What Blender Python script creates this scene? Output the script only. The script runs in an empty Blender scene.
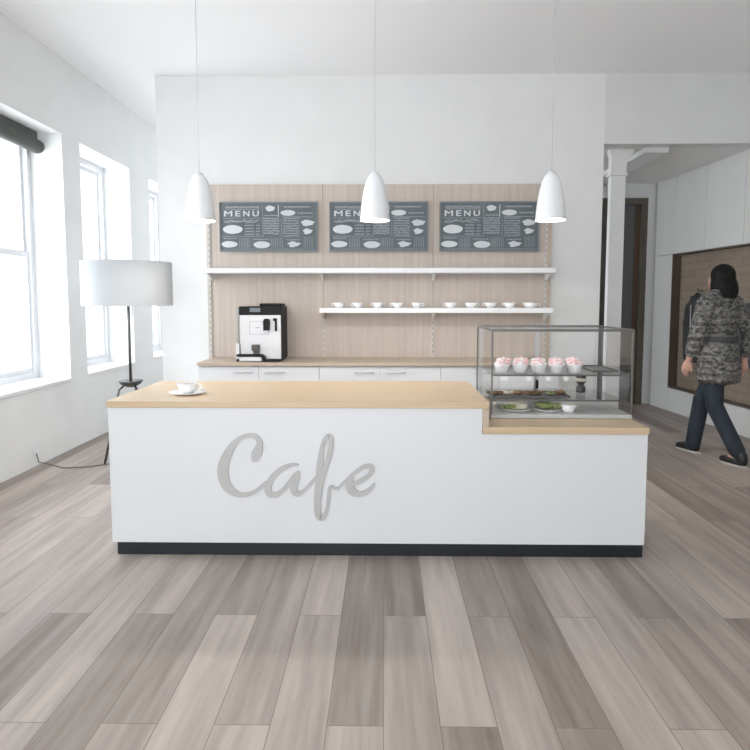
import bpy, bmesh, math, random
from mathutils import Vector, Matrix
R = math.radians
S = bpy.context.scene
C = S.collection
random.seed(7)

# ---------------------------------------------------------------- camera
cd = bpy.data.cameras.new('camera'); cam = bpy.data.objects.new('camera', cd); C.objects.link(cam)
cam.location = (0, 0, 1.42); cam.rotation_euler = (R(90 - 4.5), 0, R(0.86))
cd.sensor_width = 36; cd.lens = 28.8; cd.shift_y = -27.8 / 750; cd.clip_start = 0.05
S.camera = cam
# ---------------------------------------------------------------- light
W = bpy.data.worlds.new('overcast sky'); S.world = W; W.use_nodes = True
bg = W.node_tree.nodes['Background']; bg.inputs[0].default_value = (0.93, 0.965, 1.0, 1); bg.inputs[1].default_value = 2.1
def area(name, loc, rot, sx, sy, power, col):
    l = bpy.data.lights.new(name, 'AREA'); l.shape = 'RECTANGLE'; l.size = sx; l.size_y = sy; l.energy = power; l.color = col
    o = bpy.data.objects.new(name, l); C.objects.link(o); o.location = loc; o.rotation_euler = rot; return o
for y, pw in ((3.48, 24), (5.07, 22), (6.52, 20), (8.24, 22)):
    area('window_daylight', (-3.75, y, 1.85), (0, R(-90), 0), 2.3, 1.1, pw, (0.92, 0.96, 1.0))
area('window_daylight', (-2.0, 10.3, 1.85), (R(-90), 0, 0), 1.3, 2.2, 16, (0.92, 0.96, 1.0))  # added fill light behind the hidden far wall, brightens the alcove
S.view_settings.view_transform = 'Standard'; S.view_settings.look = 'None'
S.view_settings.gamma = 1; S.view_settings.use_curve_mapping = False
S.view_settings.exposure = 1.1

# ---------------------------------------------------------------- materials
def mat(name, col, rough=.5, metal=0, spec=.5, emit=None, es=0, trans=0, coat=0):
    m = bpy.data.materials.new(name); m.use_nodes = True
    b = m.node_tree.nodes['Principled BSDF']
    b.inputs['Base Color'].default_value = (*col, 1); b.inputs['Roughness'].default_value = rough
    b.inputs['Metallic'].default_value = metal; b.inputs['Specular IOR Level'].default_value = spec
    b.inputs['Transmission Weight'].default_value = trans; b.inputs['Coat Weight'].default_value = coat
    if emit: b.inputs['Emission Color'].default_value = (*emit, 1); b.inputs['Emission Strength'].default_value = es
    return m
def nd(m, t, **k):
    n = m.node_tree.nodes.new(t)
    for a, v in k.items(): setattr(n, a, v)
    return n
def grain(m, c1, c2, scale, seams=None, coord='Object', detail=5, lo=.3, hi=.7, bump=0):
    nt = m.node_tree; L = nt.links; b = nt.nodes['Principled BSDF']
    tc = nd(m, 'ShaderNodeTexCoord'); mp = nd(m, 'ShaderNodeMapping'); mp.inputs['Scale'].default_value = scale
    L.new(tc.outputs[coord], mp.inputs[0])
    n = nd(m, 'ShaderNodeTexNoise'); n.inputs['Scale'].default_value = 1; n.inputs['Detail'].default_value = detail
    L.new(mp.outputs[0], n.inputs['Vector'])
    r = nd(m, 'ShaderNodeValToRGB'); r.color_ramp.elements[0].position = lo; r.color_ramp.elements[1].position = hi
    r.color_ramp.elements[0].color = (*c1, 1); r.color_ramp.elements[1].color = (*c2, 1)
    L.new(n.outputs[0], r.inputs[0]); L.new(r.outputs[0], b.inputs['Base Color'])
    if bump:
        bp = nd(m, 'ShaderNodeBump'); bp.inputs['Strength'].default_value = bump; bp.inputs['Distance'].default_value = .01
        L.new(n.outputs[0], bp.inputs['Height']); L.new(bp.outputs[0], b.inputs['Normal'])
    return m
M = {}
M['wall'] = grain(mat('white plaster', (.8, .8, .8), .85), (.80, .81, .80), (.84, .845, .84), (3, 3, 3))
M['wallr'] = grain(mat('pale grey plaster', (.62, .62, .61), .85), (.68, .68, .675), (.71, .71, .705), (3, 3, 3))
M['alcove'] = grain(mat('grey ceiling paint', (.6, .6, .6), .9), (.78, .77, .75), (.80, .79, .77), (2, 2, 2))
M['part'] = grain(mat('light grey plaster', (.72, .72, .715), .85), (.77, .77, .765), (.80, .80, .795), (3, 3, 3))
M['ceil'] = mat('white ceiling paint', (.88, .88, .88), .9)
M['white'] = mat('white laminate', (.72, .73, .745), .35)
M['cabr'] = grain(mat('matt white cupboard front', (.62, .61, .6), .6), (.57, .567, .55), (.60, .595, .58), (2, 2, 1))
M['shelfw'] = mat('white lacquer', (.88, .88, .89), .4)
M['black'] = mat('black laminate', (.007, .010, .016), .45)
M['top'] = grain(mat('pale oak top', (.7, .5, .3), .32), (.56, .415, .26), (.64, .49, .325), (1.2, 28, 28), lo=.25, hi=.75)
M['oakend'] = grain(mat('pale oak edge', (.6, .5, .4), .4), (.50, .40, .31), (.57, .46, .36), (1.5, 30, 30), lo=.25, hi=.75)
M['panel'] = grain(mat('washed oak panel', (.6, .5, .42), .55), (.49, .42, .365), (.63, .55, .485), (26, 26, .9), lo=.25, hi=.78)
M['backtop'] = grain(mat('oak worktop', (.5, .4, .3), .4), (.44, .35, .27), (.52, .43, .34), (1.2, 28, 28), lo=.25, hi=.75)
M['steel'] = mat('brushed steel', (.55, .56, .57), .3, 1)
M['dsteel'] = mat('dark grey metal', (.12, .12, .12), .35, .8)
M['profile'] = mat('grey anodised profile', (.17, .16, .15), .4, .4)
M['bplastic'] = mat('black plastic', (.005, .006, .007), .5, spec=.25)
M['silver'] = mat('silver plastic', (.66, .66, .67), .35, .15)
M['porc'] = mat('white porcelain', (.9, .9, .9), .15)
M['coffee'] = mat('coffee', (.06, .025, .01), .2)
M['shade'] = mat('white metal shade', (.86, .87, .89), .3)
M['shadein'] = mat('white inner shade', (.9, .9, .9), .5)
M['bulb'] = mat('lit bulb', (1, 1, 1), .3, emit=(1, .96, .9), es=14)
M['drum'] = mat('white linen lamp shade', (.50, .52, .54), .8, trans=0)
M['chalk'] = grain(mat('grey chalkboard', (.12, .14, .15), .7), (.115, .135, .145), (.16, .18, .19), (6, 6, 6))
M['boardf'] = mat('grey board frame', (.20, .22, .235), .5)
M['chalkw'] = mat('chalk white', (.66, .69, .71), .8)
M['chalkg'] = mat('chalk grey', (.36, .39, .41), .8)
M['sign'] = mat('satin grey metal lettering', (.48, .475, .465), .5, .05)
M['gap'] = mat('seam shadow line', (.2, .19, .18), .8)
M['doorf'] = grain(mat('dark brown door frame', (.1, .09, .07), .5), (.075, .065, .05), (.11, .095, .075), (20, 20, 1))
M['doorl'] = mat('grey door leaf', (.10, .10, .10), .5)
M['niche'] = None
M['blind'] = grain(mat('dark olive grey blind', (.09, .1, .09), .9), (.085, .09, .08), (.13, .14, .125), (12, 3, 12))
M['winf'] = mat('white window frame', (.80, .81, .83), .5)
M['sill'] = mat('white sill', (.88, .88, .88), .4)
M['cord'] = mat('grey cord', (.16, .155, .15), .6)
M['wcord'] = mat('pale cord', (.6, .6, .6), .6)
M['pink'] = grain(mat('pink and white icing', (.9, .6, .6), .5), (.80, .40, .40), (.93, .88, .87), (45, 45, 60), lo=.4, hi=.55)
M['pastry'] = grain(mat('brown pastry', (.3, .15, .07), .6), (.13, .06, .035), (.42, .25, .12), (60, 60, 60))
M['green'] = grain(mat('green salad', (.2, .3, .08), .6), (.06, .10, .03), (.35, .38, .14), (70, 70, 70))
M['cream'] = grain(mat('pale bread', (.7, .65, .5), .7), (.55, .48, .33), (.80, .76, .66), (40, 40, 40))
M['paper'] = mat('white paper', (.88, .88, .88), .8)
M['skin'] = mat('skin', (.52, .30, .23), .5)
M['hair'] = grain(mat('black hair', (.012, .010, .010), .6, spec=.15), (.004, .0035, .0035), (.016, .014, .013), (60, 60, 4))
M['denim'] = grain(mat('dark blue denim', (.02, .035, .06), .85), (.009, .013, .020), (.025, .036, .052), (9, 9, 5))
M['shoe'] = mat('dark shoe leather', (.012, .011, .011), .4)
M['sole'] = mat('pale shoe sole', (.45, .43, .40), .6)
M['coatd'] = grain(mat('black coat cloth', (.03, .03, .033), .8), (.018, .02, .022), (.045, .047, .05), (12, 12, 2), bump=.3)
M['coatg'] = grain(mat('blue grey coat cloth', (.07, .08, .09), .8), (.05, .055, .065), (.10, .11, .125), (12, 12, 2), bump=.3)
def glass(name, tint, gl=.12):
    m = bpy.data.materials.new(name); m.use_nodes = True; nt = m.node_tree; nt.nodes.clear(); L = nt.links
    o = nt.nodes.new('ShaderNodeOutputMaterial'); mx = nt.nodes.new('ShaderNodeMixShader')
    t = nt.nodes.new('ShaderNodeBsdfTransparent'); t.inputs[0].default_value = (*tint, 1)
    g = nt.nodes.new('ShaderNodeBsdfGlossy'); g.inputs['Roughness'].default_value = .02
    fr = nt.nodes.new('ShaderNodeFresnel'); fr.inputs[0].default_value = 1.45
    ml = nt.nodes.new('ShaderNodeMath'); ml.operation = 'MULTIPLY'; ml.inputs[1].default_value = gl * 8
    L.new(fr.outputs[0], ml.inputs[0]); L.new(ml.outputs[0], mx.inputs[0])
    L.new(t.outputs[0], mx.inputs[1]); L.new(g.outputs[0], mx.inputs[2]); L.new(mx.outputs[0], o.inputs[0]); return m
M['pane'] = glass('window glass', (.98, .99, 1), .06)
M['cglass'] = glass('display glass', (.995, .998, .998), .035)
M['sglass'] = glass('shelf glass', (.965, .975, .975), .045)
# floor planks running away from the camera
def floor_mat():
    m = mat('grey brown wooden planks', (.3, .25, .2), .33); nt = m.node_tree; L = nt.links; b = nt.nodes['Principled BSDF']
    tc = nd(m, 'ShaderNodeTexCoord'); mp = nd(m, 'ShaderNodeMapping'); mp.inputs['Rotation'].default_value = (0, 0, R(90))
    L.new(tc.outputs['Object'], mp.inputs[0])
    br = nd(m, 'ShaderNodeTexBrick'); br.offset = .37
    for k, v in dict(Color1=(.0, .0, .0, 1), Color2=(1, 1, 1, 1), Mortar=(.5, .5, .5, 1)).items(): br.inputs[k].default_value = v
    br.inputs['Scale'].default_value = 1; br.inputs['Mortar Size'].default_value = .0016; br.inputs['Brick Width'].default_value = 1.9; br.inputs['Row Height'].default_value = .19
    L.new(mp.outputs[0], br.inputs[0])
    m2 = nd(m, 'ShaderNodeMapping'); m2.inputs['Scale'].default_value = (14, .9, 1); L.new(tc.outputs['Object'], m2.inputs[0])
    ad = nd(m, 'ShaderNodeVectorMath', operation='ADD'); L.new(m2.outputs[0], ad.inputs[0])
    sc = nd(m, 'ShaderNodeVectorMath', operation='SCALE'); sc.inputs['Scale'].default_value = 7; L.new(br.outputs['Color'], sc.inputs[0]); L.new(sc.outputs[0], ad.inputs[1])
    n = nd(m, 'ShaderNodeTexNoise'); n.inputs['Scale'].default_value = 1; n.inputs['Detail'].default_value = 7; n.inputs['Roughness'].default_value = .62; L.new(ad.outputs[0], n.inputs['Vector'])
    mx = nd(m, 'ShaderNodeMix', data_type='FLOAT'); mx.inputs[0].default_value = .68
    L.new(br.outputs['Color'], mx.inputs[2]); L.new(n.outputs[0], mx.inputs[3])
    r = nd(m, 'ShaderNodeValToRGB'); e = r.color_ramp.elements
    e[0].position = .22; e[0].color = (.14, .106, .083, 1); e[1].position = .80; e[1].color = (.56, .485, .43, 1)
    q = e.new(.5); q.color = (.33, .28, .248, 1)
    L.new(mx.outputs[0], r.inputs[0])
    dk = nd(m, 'ShaderNodeMix', data_type='RGBA'); dk.inputs[7].default_value = (.10, .075, .06, 1)
    ms = nd(m, 'ShaderNodeMath', operation='MULTIPLY'); ms.inputs[1].default_value = .7
    L.new(br.outputs['Fac'], ms.inputs[0]); L.new(ms.outputs[0], dk.inputs[0]); L.new(r.outputs[0], dk.inputs[6]); L.new(dk.outputs[2], b.inputs['Base Color'])
    rr = nd(m, 'ShaderNodeMapRange'); rr.inputs[3].default_value = .36; rr.inputs[4].default_value = .5; L.new(n.outputs[0], rr.inputs[0]); L.new(rr.outputs[0], b.inputs['Roughness'])
    return m
M['floor'] = floor_mat()
def niche_mat():
    m = mat('rough brown boards', (.3, .22, .16), .8); nt = m.node_tree; L = nt.links; b = nt.nodes['Principled BSDF']
    tc = nd(m, 'ShaderNodeTexCoord'); sx = nd(m, 'ShaderNodeSeparateXYZ'); cb = nd(m, 'ShaderNodeCombineXYZ')
    L.new(tc.outputs['Object'], sx.inputs[0]); L.new(sx.outputs[0], cb.inputs[0]); L.new(sx.outputs[2], cb.inputs[1])
    br = nd(m, 'ShaderNodeTexBrick')
    for k, v in dict(Color1=(.26, .205, .155, 1), Color2=(.30, .24, .185, 1), Mortar=(.215, .17, .13, 1)).items(): br.inputs[k].default_value = v
    br.inputs['Scale'].default_value = 1; br.inputs['Mortar Size'].default_value = .004; br.inputs['Brick Width'].default_value = .55; br.inputs['Row Height'].default_value = .085
    L.new(cb.outputs[0], br.inputs[0])
    n = nd(m, 'ShaderNodeTexNoise'); n.inputs['Scale'].default_value = 9; L.new(tc.outputs['Object'], n.inputs['Vector'])
    mx = nd(m, 'ShaderNodeMix', data_type='RGBA', blend_type='MULTIPLY'); mx.inputs[0].default_value = .35
    L.new(br.outputs['Color'], mx.inputs[6]); L.new(n.outputs[0], mx.inputs[7]); L.new(mx.outputs[2], b.inputs['Base Color']); return m
M['niche'] = niche_mat()
M['coatb'] = mat('grey belt cloth', (.06, .058, .056), .8)
def coat_mat():
    m = mat('mottled grey quilted coat cloth', (.2, .19, .18), .85); nt = m.node_tree; L = nt.links; b = nt.nodes['Principled BSDF']
    tc = nd(m, 'ShaderNodeTexCoord'); n = nd(m, 'ShaderNodeTexNoise'); n.inputs['Scale'].default_value = 30; n.inputs['Detail'].default_value = 4
    mp = nd(m, 'ShaderNodeMapping'); mp.inputs['Scale'].default_value = (1, 1, 1.6); L.new(tc.outputs['Object'], mp.inputs[0]); L.new(mp.outputs[0], n.inputs['Vector'])
    r = nd(m, 'ShaderNodeValToRGB'); e = r.color_ramp.elements; e[0].position = .38; e[0].color = (.045, .043, .042, 1); e[1].position = .68; e[1].color = (.27, .26, .245, 1)
    L.new(n.outputs[0], r.inputs[0]); L.new(r.outputs[0], b.inputs['Base Color'])
    w = nd(m, 'ShaderNodeTexWave', bands_direction='Z'); w.inputs['Scale'].default_value = 5; w.inputs['Distortion'].default_value = 1.5
    L.new(tc.outputs['Object'], w.inputs['Vector']); bp = nd(m, 'ShaderNodeBump'); bp.inputs['Strength'].default_value = .8; bp.inputs['Distance'].default_value = .02
    L.new(w.outputs[0], bp.inputs['Height']); L.new(bp.outputs[0], b.inputs['Normal']); return m
M['tweed'] = coat_mat()

# ---------------------------------------------------------------- helpers
def box(bm, x0, x1, y0, y1, z0, z1, b=0):
    vs = [bm.verts.new((x, y, z)) for x in (x0, x1) for y in (y0, y1) for z in (z0, z1)]
    fs = [bm.faces.new([vs[i] for i in f]) for f in ((0, 1, 3, 2), (4, 6, 7, 5), (0, 4, 5, 1), (2, 3, 7, 6), (0, 2, 6, 4), (1, 5, 7, 3))]
    bmesh.ops.recalc_face_normals(bm, faces=fs)
    if b:
        es = list({e for f in fs for e in f.edges})
        bmesh.ops.bevel(bm, geom=es, offset=b, segments=2, affect='EDGES', profile=.5)
    return bm
def B(*a): return box(bmesh.new(), *a)
def lathe(bm, prof, n=32, c=(0, 0, 0), cap0=False, cap1=False):
    rings = [[bm.verts.new((c[0] + r * math.cos(2 * math.pi * i / n), c[1] + r * math.sin(2 * math.pi * i / n), c[2] + z)) for i in range(n)] for r, z in prof]
    for a, b_ in zip(rings, rings[1:]):
        for i in range(n):
            f = bm.faces.new((a[i], a[(i + 1) % n], b_[(i + 1) % n], b_[i])); f.smooth = True
    if cap0: bm.faces.new(rings[0][::-1])
    if cap1: bm.faces.new(rings[-1])
    return bm
def tube(bm, pts, r, n=8):
    pts = [Vector(p) for p in pts]; rs = r if isinstance(r, (list, tuple)) else [r] * len(pts); rings = []
    up = None
    for i, p in enumerate(pts):
        d = (pts[min(i + 1, len(pts) - 1)] - pts[max(i - 1, 0)]).normalized()
        if up is None: up = d.orthogonal().normalized()
        up = (up - d * up.dot(d)).normalized(); s = d.cross(up)
        rings.append([bm.verts.new(p + (up * math.cos(2 * math.pi * k / n) + s * math.sin(2 * math.pi * k / n)) * rs[i]) for k in range(n)])
    for a, b_ in zip(rings, rings[1:]):
        for k in range(n):
            f = bm.faces.new((a[k], a[(k + 1) % n], b_[(k + 1) % n], b_[k])); f.smooth = True
    bm.faces.new(rings[0][::-1]); bm.faces.new(rings[-1]); return bm
def prism(bm, pts, y0, y1):      # polygon in x,z pushed along y
    a = [bm.verts.new((x, y0, z)) for x, z in pts]; b_ = [bm.verts.new((x, y1, z)) for x, z in pts]; n = len(pts)
    fs = [bm.faces.new(a), bm.faces.new(b_[::-1])] + [bm.faces.new((a[i], b_[i], b_[(i + 1) % n], a[(i + 1) % n])) for i in range(n)]
    bmesh.ops.recalc_face_normals(bm, faces=fs); return bm
def oval(cx, cz, rx, rz, n=20, j=0): return [(cx + rx * (1 + j * math.sin(5 * t)) * math.cos(t), cz + rz * (1 + j * math.cos(3 * t)) * math.sin(t)) for t in [2 * math.pi * i / n for i in range(n)]]
def obj(name, bm, m, parent=None, loc=None, label=None):
    me = bpy.data.meshes.new(name)
    if isinstance(bm, bmesh.types.BMesh): bm.to_mesh(me); bm.free()
    else: me = bm
    me.materials.clear(); me.materials.append(m if not isinstance(m, str) else M[m])
    o = bpy.data.objects.new(name, me); C.objects.link(o)
    if parent: o.parent = parent
    if loc: o.location = loc
    if label: o['label'] = label
    return o
def thing(name, label, cat, loc=(0, 0, 0), rz=0, group=None):
    o = bpy.data.objects.new(name, None); C.objects.link(o); o.location = loc; o.rotation_euler = (0, 0, rz)
    o.empty_display_size = .1; o['label'] = label; o['category'] = cat
    if group: o['group'] = group
    return o
def tag(o, label, cat, group=None):
    o['label'] = label; o['category'] = cat
    if group: o['group'] = group
    return o
def struct(name, bm, m, label=None, parent=None, loc=None):
    o = obj(name, bm, m, parent, loc)
    if not parent: o['kind'] = 'structure'
    return o
def dup(root, loc, label, rz=None):
    r = root.copy(); C.objects.link(r); r.location = loc; r['label'] = label
    if rz is not None: r.rotation_euler = (0, 0, rz)
    for ch in list(root.children):
        c = ch.copy(); C.objects.link(c); c.parent = r
        for g in list(ch.children):
            d = g.copy(); C.objects.link(d); d.parent = c
    return r
def blob(parts, voxel, smooth=6):
    """one continuous surface grown over tapered limbs and ellipsoids (voxel remesh)"""
    bm = bmesh.new()
    for p in parts:
        if p[0] == 'e':
            _, c, r = p[:3]; rot = p[3] if len(p) > 3 else (0, 0, 0)
            g = bmesh.ops.create_icosphere(bm, subdivisions=3, radius=1)['verts']
            mt = Matrix.Translation(c) @ Matrix.Rotation(rot[2], 4, 'Z') @ Matrix.Rotation(rot[1], 4, 'Y') @ Matrix.Rotation(rot[0], 4, 'X') @ Matrix.Diagonal((*r, 1))
            bmesh.ops.transform(bm, matrix=mt, verts=g)
        else:
            pts, rs = p[1], p[2]
            tube(bm, pts, rs, 16)
            for q, r in zip(pts, rs):
                g = bmesh.ops.create_icosphere(bm, subdivisions=2, radius=r * .995)['verts']; bmesh.ops.translate(bm, vec=q, verts=g)
    me = bpy.data.meshes.new('tmp'); bm.to_mesh(me); bm.free()
    o = bpy.data.objects.new('tmp', me); C.objects.link(o)
    md = o.modifiers.new('r', 'REMESH'); md.mode = 'VOXEL'; md.voxel_size = voxel; md.use_smooth_shade = True
    if smooth: s = o.modifiers.new('s', 'SMOOTH'); s.iterations = smooth; s.factor = .5
    out = bpy.data.meshes.new_from_object(o.evaluated_get(bpy.context.evaluated_depsgraph_get()))
    bpy.data.objects.remove(o); return out
def text_mesh(s, size, depth, mt):
    c = bpy.data.curves.new('t', 'FONT'); c.body = s; c.size = size; c.extrude = depth; c.offset = 0; c.align_x = 'LEFT'
    o = bpy.data.objects.new('t', c); C.objects.link(o)
    me = bpy.data.meshes.new_from_object(o.evaluated_get(bpy.context.evaluated_depsgraph_get()))
    bpy.data.objects.remove(o); me.transform(mt); return me

# ---------------------------------------------------------------- room shell
struct('floor', B(-3.6, 4.9, -2.2, 10, -.06, 0), 'floor')
struct('ceiling', B(-3.6, 4.9, -2.2, 10, 3.65, 3.75), 'ceil')
wins = [(2.9, 4.05), (4.5, 5.63), (5.96, 7.1), (7.69, 8.8)]
ZS, ZH = .685, 2.95
bm = bmesh.new(); prev = -2.2
for y0, y1 in wins:
    box(bm, -3.34, -2.98, prev, y0, 0, 3.65); box(bm, -3.34, -2.98, y0, y1, 0, ZS - .03); box(bm, -3.34, -2.98, y0, y1, ZH, 3.65); prev = y1
box(bm, -3.34, -2.98, prev, 9.9, 0, 3.65)
struct('wall_left', bm, 'wall')
for i, (y0, y1) in enumerate(wins):
    f = bmesh.new(); w = .055
    for a in ((y0, y0 + w), (y1 - w, y1)): box(f, -3.36, -3.28, a[0], a[1], ZS, ZH)
    box(f, -3.36, -3.28, y0 + w, y1 - w, ZS, ZS + .06); box(f, -3.36, -3.28, y0 + w, y1 - w, ZH - .06, ZH)
    fr = struct('window_%d' % (i + 1), f, 'winf')
    s = bmesh.new(); a, b_ = y0 + w, y1 - w
    for z0, z1, x in ((ZS + .06, 1.86, -3.315), (1.83, ZH - .06, -3.34)):
        for q in ((a, a + .035), (b_ - .035, b_)): box(s, x - .012, x + .012, q[0], q[1], z0, z1)
        box(s, x - .012, x + .012, a + .035, b_ - .035, z0, z0 + .045); box(s, x - .012, x + .012, a + .035, b_ - .035, z1 - .045, z1)
    obj('sash', s, 'winf', fr)
    p = bmesh.new(); box(p, -3.318, -3.312, a + .03, b_ - .03, ZS + .1, 1.82); box(p, -3.343, -3.337, a + .03, b_ - .03, 1.87, ZH - .1)
    obj('window_pane', p, 'pane', fr)
    obj('window_sill', B(-3.28, -2.965, y0 - .0, y1 + .0, ZS - .03, ZS, .004), 'sill', fr)
struct('wall_back', B(-2.29, 2.19, 6.15, 6.3, 0, 3.65), 'part')
struct('wall_behind', B(1.1, 4.9, -2.2, -2.1, 0, 3.65), 'wallr')  # unseen wall added behind the camera to keep light off the right side
struct('trim_1', B(2.19, 4.75, 6.15, 6.3, 2.97, 3.65), 'wallr')
struct('trim_2', B(2.19, 4.75, 6.3, 8.2, 2.97, 3.05), 'alcove')
bm = bmesh.new(); box(bm, -3.34, -2.7, 9.9, 10, 0, 3.65); box(bm, -1.3, 4.9, 9.9, 10, 0, 3.65); box(bm, -2.7, -1.3, 9.9, 10, 0, .68); box(bm, -2.7, -1.3, 9.9, 10, 2.95, 3.65)
struct('wall_far', bm, 'wall')
f = bmesh.new(); box(f, -2.7, -2.64, 9.9, 9.98, .68, 2.95); box(f, -1.36, -1.3, 9.9, 9.98, .68, 2.95); box(f, -2.64, -1.36, 9.9, 9.98, .68, .74); box(f, -2.64, -1.36, 9.9, 9.98, 2.89, 2.95); box(f, -2.64, -1.36, 9.92, 9.96, 1.83, 1.88)
fr = struct('window_5', f, 'winf'); obj('window_pane', B(-2.64, -1.36, 9.937, 9.943, .74, 2.89), 'pane', fr)  # made-up opening hidden behind the partition, lets extra light into the alcove
bm = bmesh.new(); box(bm, 1.6, 2.86, 8.2, 8.35, 0, 3.65); box(bm, 3.51, 4.3, 8.2, 8.35, 0, 3.65); box(bm, 2.86, 3.51, 8.2, 8.35, 2.77, 3.65)
struct('wall_corridor', bm, 'part')
struct('trim_3', B(2.66, 2.90, 6.3, 8.2, 2.92, 2.97), 'wallr')
# dark doorway at the end of the corridor
f = bmesh.new()
for x0, x1 in ((2.86, 2.93), (3.43, 3.51)): box(f, x0, x1, 8.15, 8.3, 0, 2.77)
box(f, 2.93, 3.43, 8.15, 8.3, 2.69, 2.77)
d = struct('door_1', f, 'doorf')
obj('door_leaf', B(2.93, 3.36, 8.2, 8.24, 0.005, 2.69), 'doorl', d)
obj('door_edge', B(3.36, 3.43, 8.19, 8.25, 0.005, 2.69), mat('red brown door edge', (.075, .045, .025), .5), d)
obj('door_handle', tube(bmesh.new(), [(3.31, 8.2, 1.0), (3.31, 8.16, 1.0), (3.2, 8.16, 1.0)], .009), 'steel', d)
# column
col = bmesh.new()
box(col, 2.345, 2.50, 6.36, 6.44, 0, 2.70, .008); 
prism(col, [(2.345, 2.73), (2.50, 2.73), (2.505, 2.83), (2.53, 2.90), (2.57, 2.935), (2.57, 2.97), (2.33, 2.97), (2.33, 2.93), (2.345, 2.90)], 6.36, 6.44)
box(col, 2.33, 2.515, 6.35, 6.45, 2.70, 2.73, .004)
struct('column_1', col, 'part')
# right-hand wall in its own frame: local x runs toward the camera, -y local is behind the wall face
ANG = math.atan2(-1, .066)
WT = thing
def rw(name, bm, m, parent=None, kind=None):
    o = obj(name, bm, m, parent)
    if not parent: o.location = (3.62, 8.2, 0); o.rotation_euler = (0, 0, ANG)
    if kind: o['kind'] = kind
    return o
# in this frame local +y points away from the room (to the right of the picture)
rw('wall_right', B(-.1, 10.4, .36, .46, 0, 3.65), 'wallr', kind='structure')
NI0, NI1 = .48, 3.2
rw('wall_niche', B(NI0, NI1, .11, .13, .3, 2.0), 'niche', kind='structure')
f = bmesh.new(); box(f, NI0, NI0 + .015, 0.0, .11, .3, 2.0); box(f, NI1 - .015, NI1, 0.0, .11, .3, 2.0); box(f, NI0 + .015, NI1 - .015, 0.0, .11, .3, .315); box(f, NI0 + .015, NI1 - .015, 0.0, .11, 1.985, 2.0)
rw('trim_4', f, mat('dark brown niche lining', (.10, .076, .06), .6), kind='structure')
def cupboard(u0, u1, z0, z1, label, cat='cupboard', group=None, doors=1):
    t = thing('wall_cupboard', label, cat, (3.62, 8.2, 0), ANG, group)
    obj('body', B(u0 + .001, u1 - .001, .02, .355, z0, z1), 'gap', t)
    n = doors; w = (u1 - u0) / n
    for k in range(n):
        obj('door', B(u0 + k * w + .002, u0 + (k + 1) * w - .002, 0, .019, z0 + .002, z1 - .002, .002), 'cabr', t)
    return t
us = [.05, .52, 1.155, 1.83, 2.50, 3.2]
nm = ['narrow end overhead cupboard beside the dark doorway', 'second overhead cupboard from the doorway, above the hanging black coat', 'third overhead cupboard from the doorway, above the walking woman', 'fourth overhead cupboard from the doorway, cut by the right edge of the photo', 'overhead cupboard above the near end of the niche']
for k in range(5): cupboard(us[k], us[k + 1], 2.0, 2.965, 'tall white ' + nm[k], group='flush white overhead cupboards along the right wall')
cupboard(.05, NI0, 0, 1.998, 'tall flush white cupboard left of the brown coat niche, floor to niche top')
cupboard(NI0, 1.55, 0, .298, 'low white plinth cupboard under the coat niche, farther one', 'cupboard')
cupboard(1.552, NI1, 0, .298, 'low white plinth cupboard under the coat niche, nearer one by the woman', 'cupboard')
rw('wall_side', B(NI1, 10.4, 0, .355, 0, 2.965), 'cabr', kind='structure')
rw('trim_5', B(-.1, 10.4, .0, .355, 2.967, 3.64), 'wallr', kind='structure')

# hanging coats: local frame again (u along the wall, out of the wall is -y)
def hanging_coat(u, z, w, h, m, label):
    t = thing('hanging_coat', label, 'coat', (3.62, 8.2, 0), ANG, 'coats hanging in the niche')
    pts = [('t', [(u, .045, z - .02), (u, .04, z - .12)], [.035, .07]),
           ('t', [(u - .02, .04, z - .07), (u - w * .33, .04, z - .17), (u - w * .42, .04, z - h * .45), (u - w * .44, .04, z - h * .86)], [.05, .055, .052, .04]),
           ('t', [(u + .02, .04, z - .07), (u + w * .33, .04, z - .17), (u + w * .42, .04, z - h * .45), (u + w * .44, .04, z - h * .82)], [.05, .055, .052, .04])]
    for k in range(-3, 4): pts.append(('t', [(u + k * w * .085, .045 - .008 * (k % 2), z - .15), (u + k * w * .10, .04 - .012 * (k % 2), z - h * .97)], [.055, .048 + .006 * (k % 2)]))
    o = obj('cloth', blob(pts, .014, 4), m, t)
    obj('collar', tube(bmesh.new(), [(u - .07, .03, z - .08), (u - .03, -.005, z - .05), (u + .03, -.005, z - .05), (u + .07, .03, z - .08)], .02, 10), m, t)
    obj('zip', tube(bmesh.new(), [(u, -.03, z - .14), (u + .01, -.028, z - h * .92)], .006), 'silver', t)
    obj('hook', tube(bmesh.new(), [(u, .108, z + .03), (u, .05, z + .03), (u, .045, z + .06)], .008), 'dsteel', t)
    return t
hanging_coat(.98, 1.50, .42, .80, 'coatd', 'long black coat hanging in the brown niche left of the woman')
hanging_coat(1.98, 1.42, .40, .68, 'coatg', 'blue grey jacket hanging in the niche, mostly hidden behind the woman')

# ---------------------------------------------------------------- blind in the near window
t = thing('roller_blind', 'dark olive grey blind rolled up at the head of the nearest window', 'blind', (-3.2, 4.5, 2.83))
obj('blind_roll', tube(bmesh.new(), [(0, .01, 0), (0, .4, .004), (0, .8, 0), (0, 1.12, 0)], .062, 18), 'blind', t)
obj('blind_cloth', B(.02, .035, .03, 1.06, .04, .118), 'blind', t)

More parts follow.
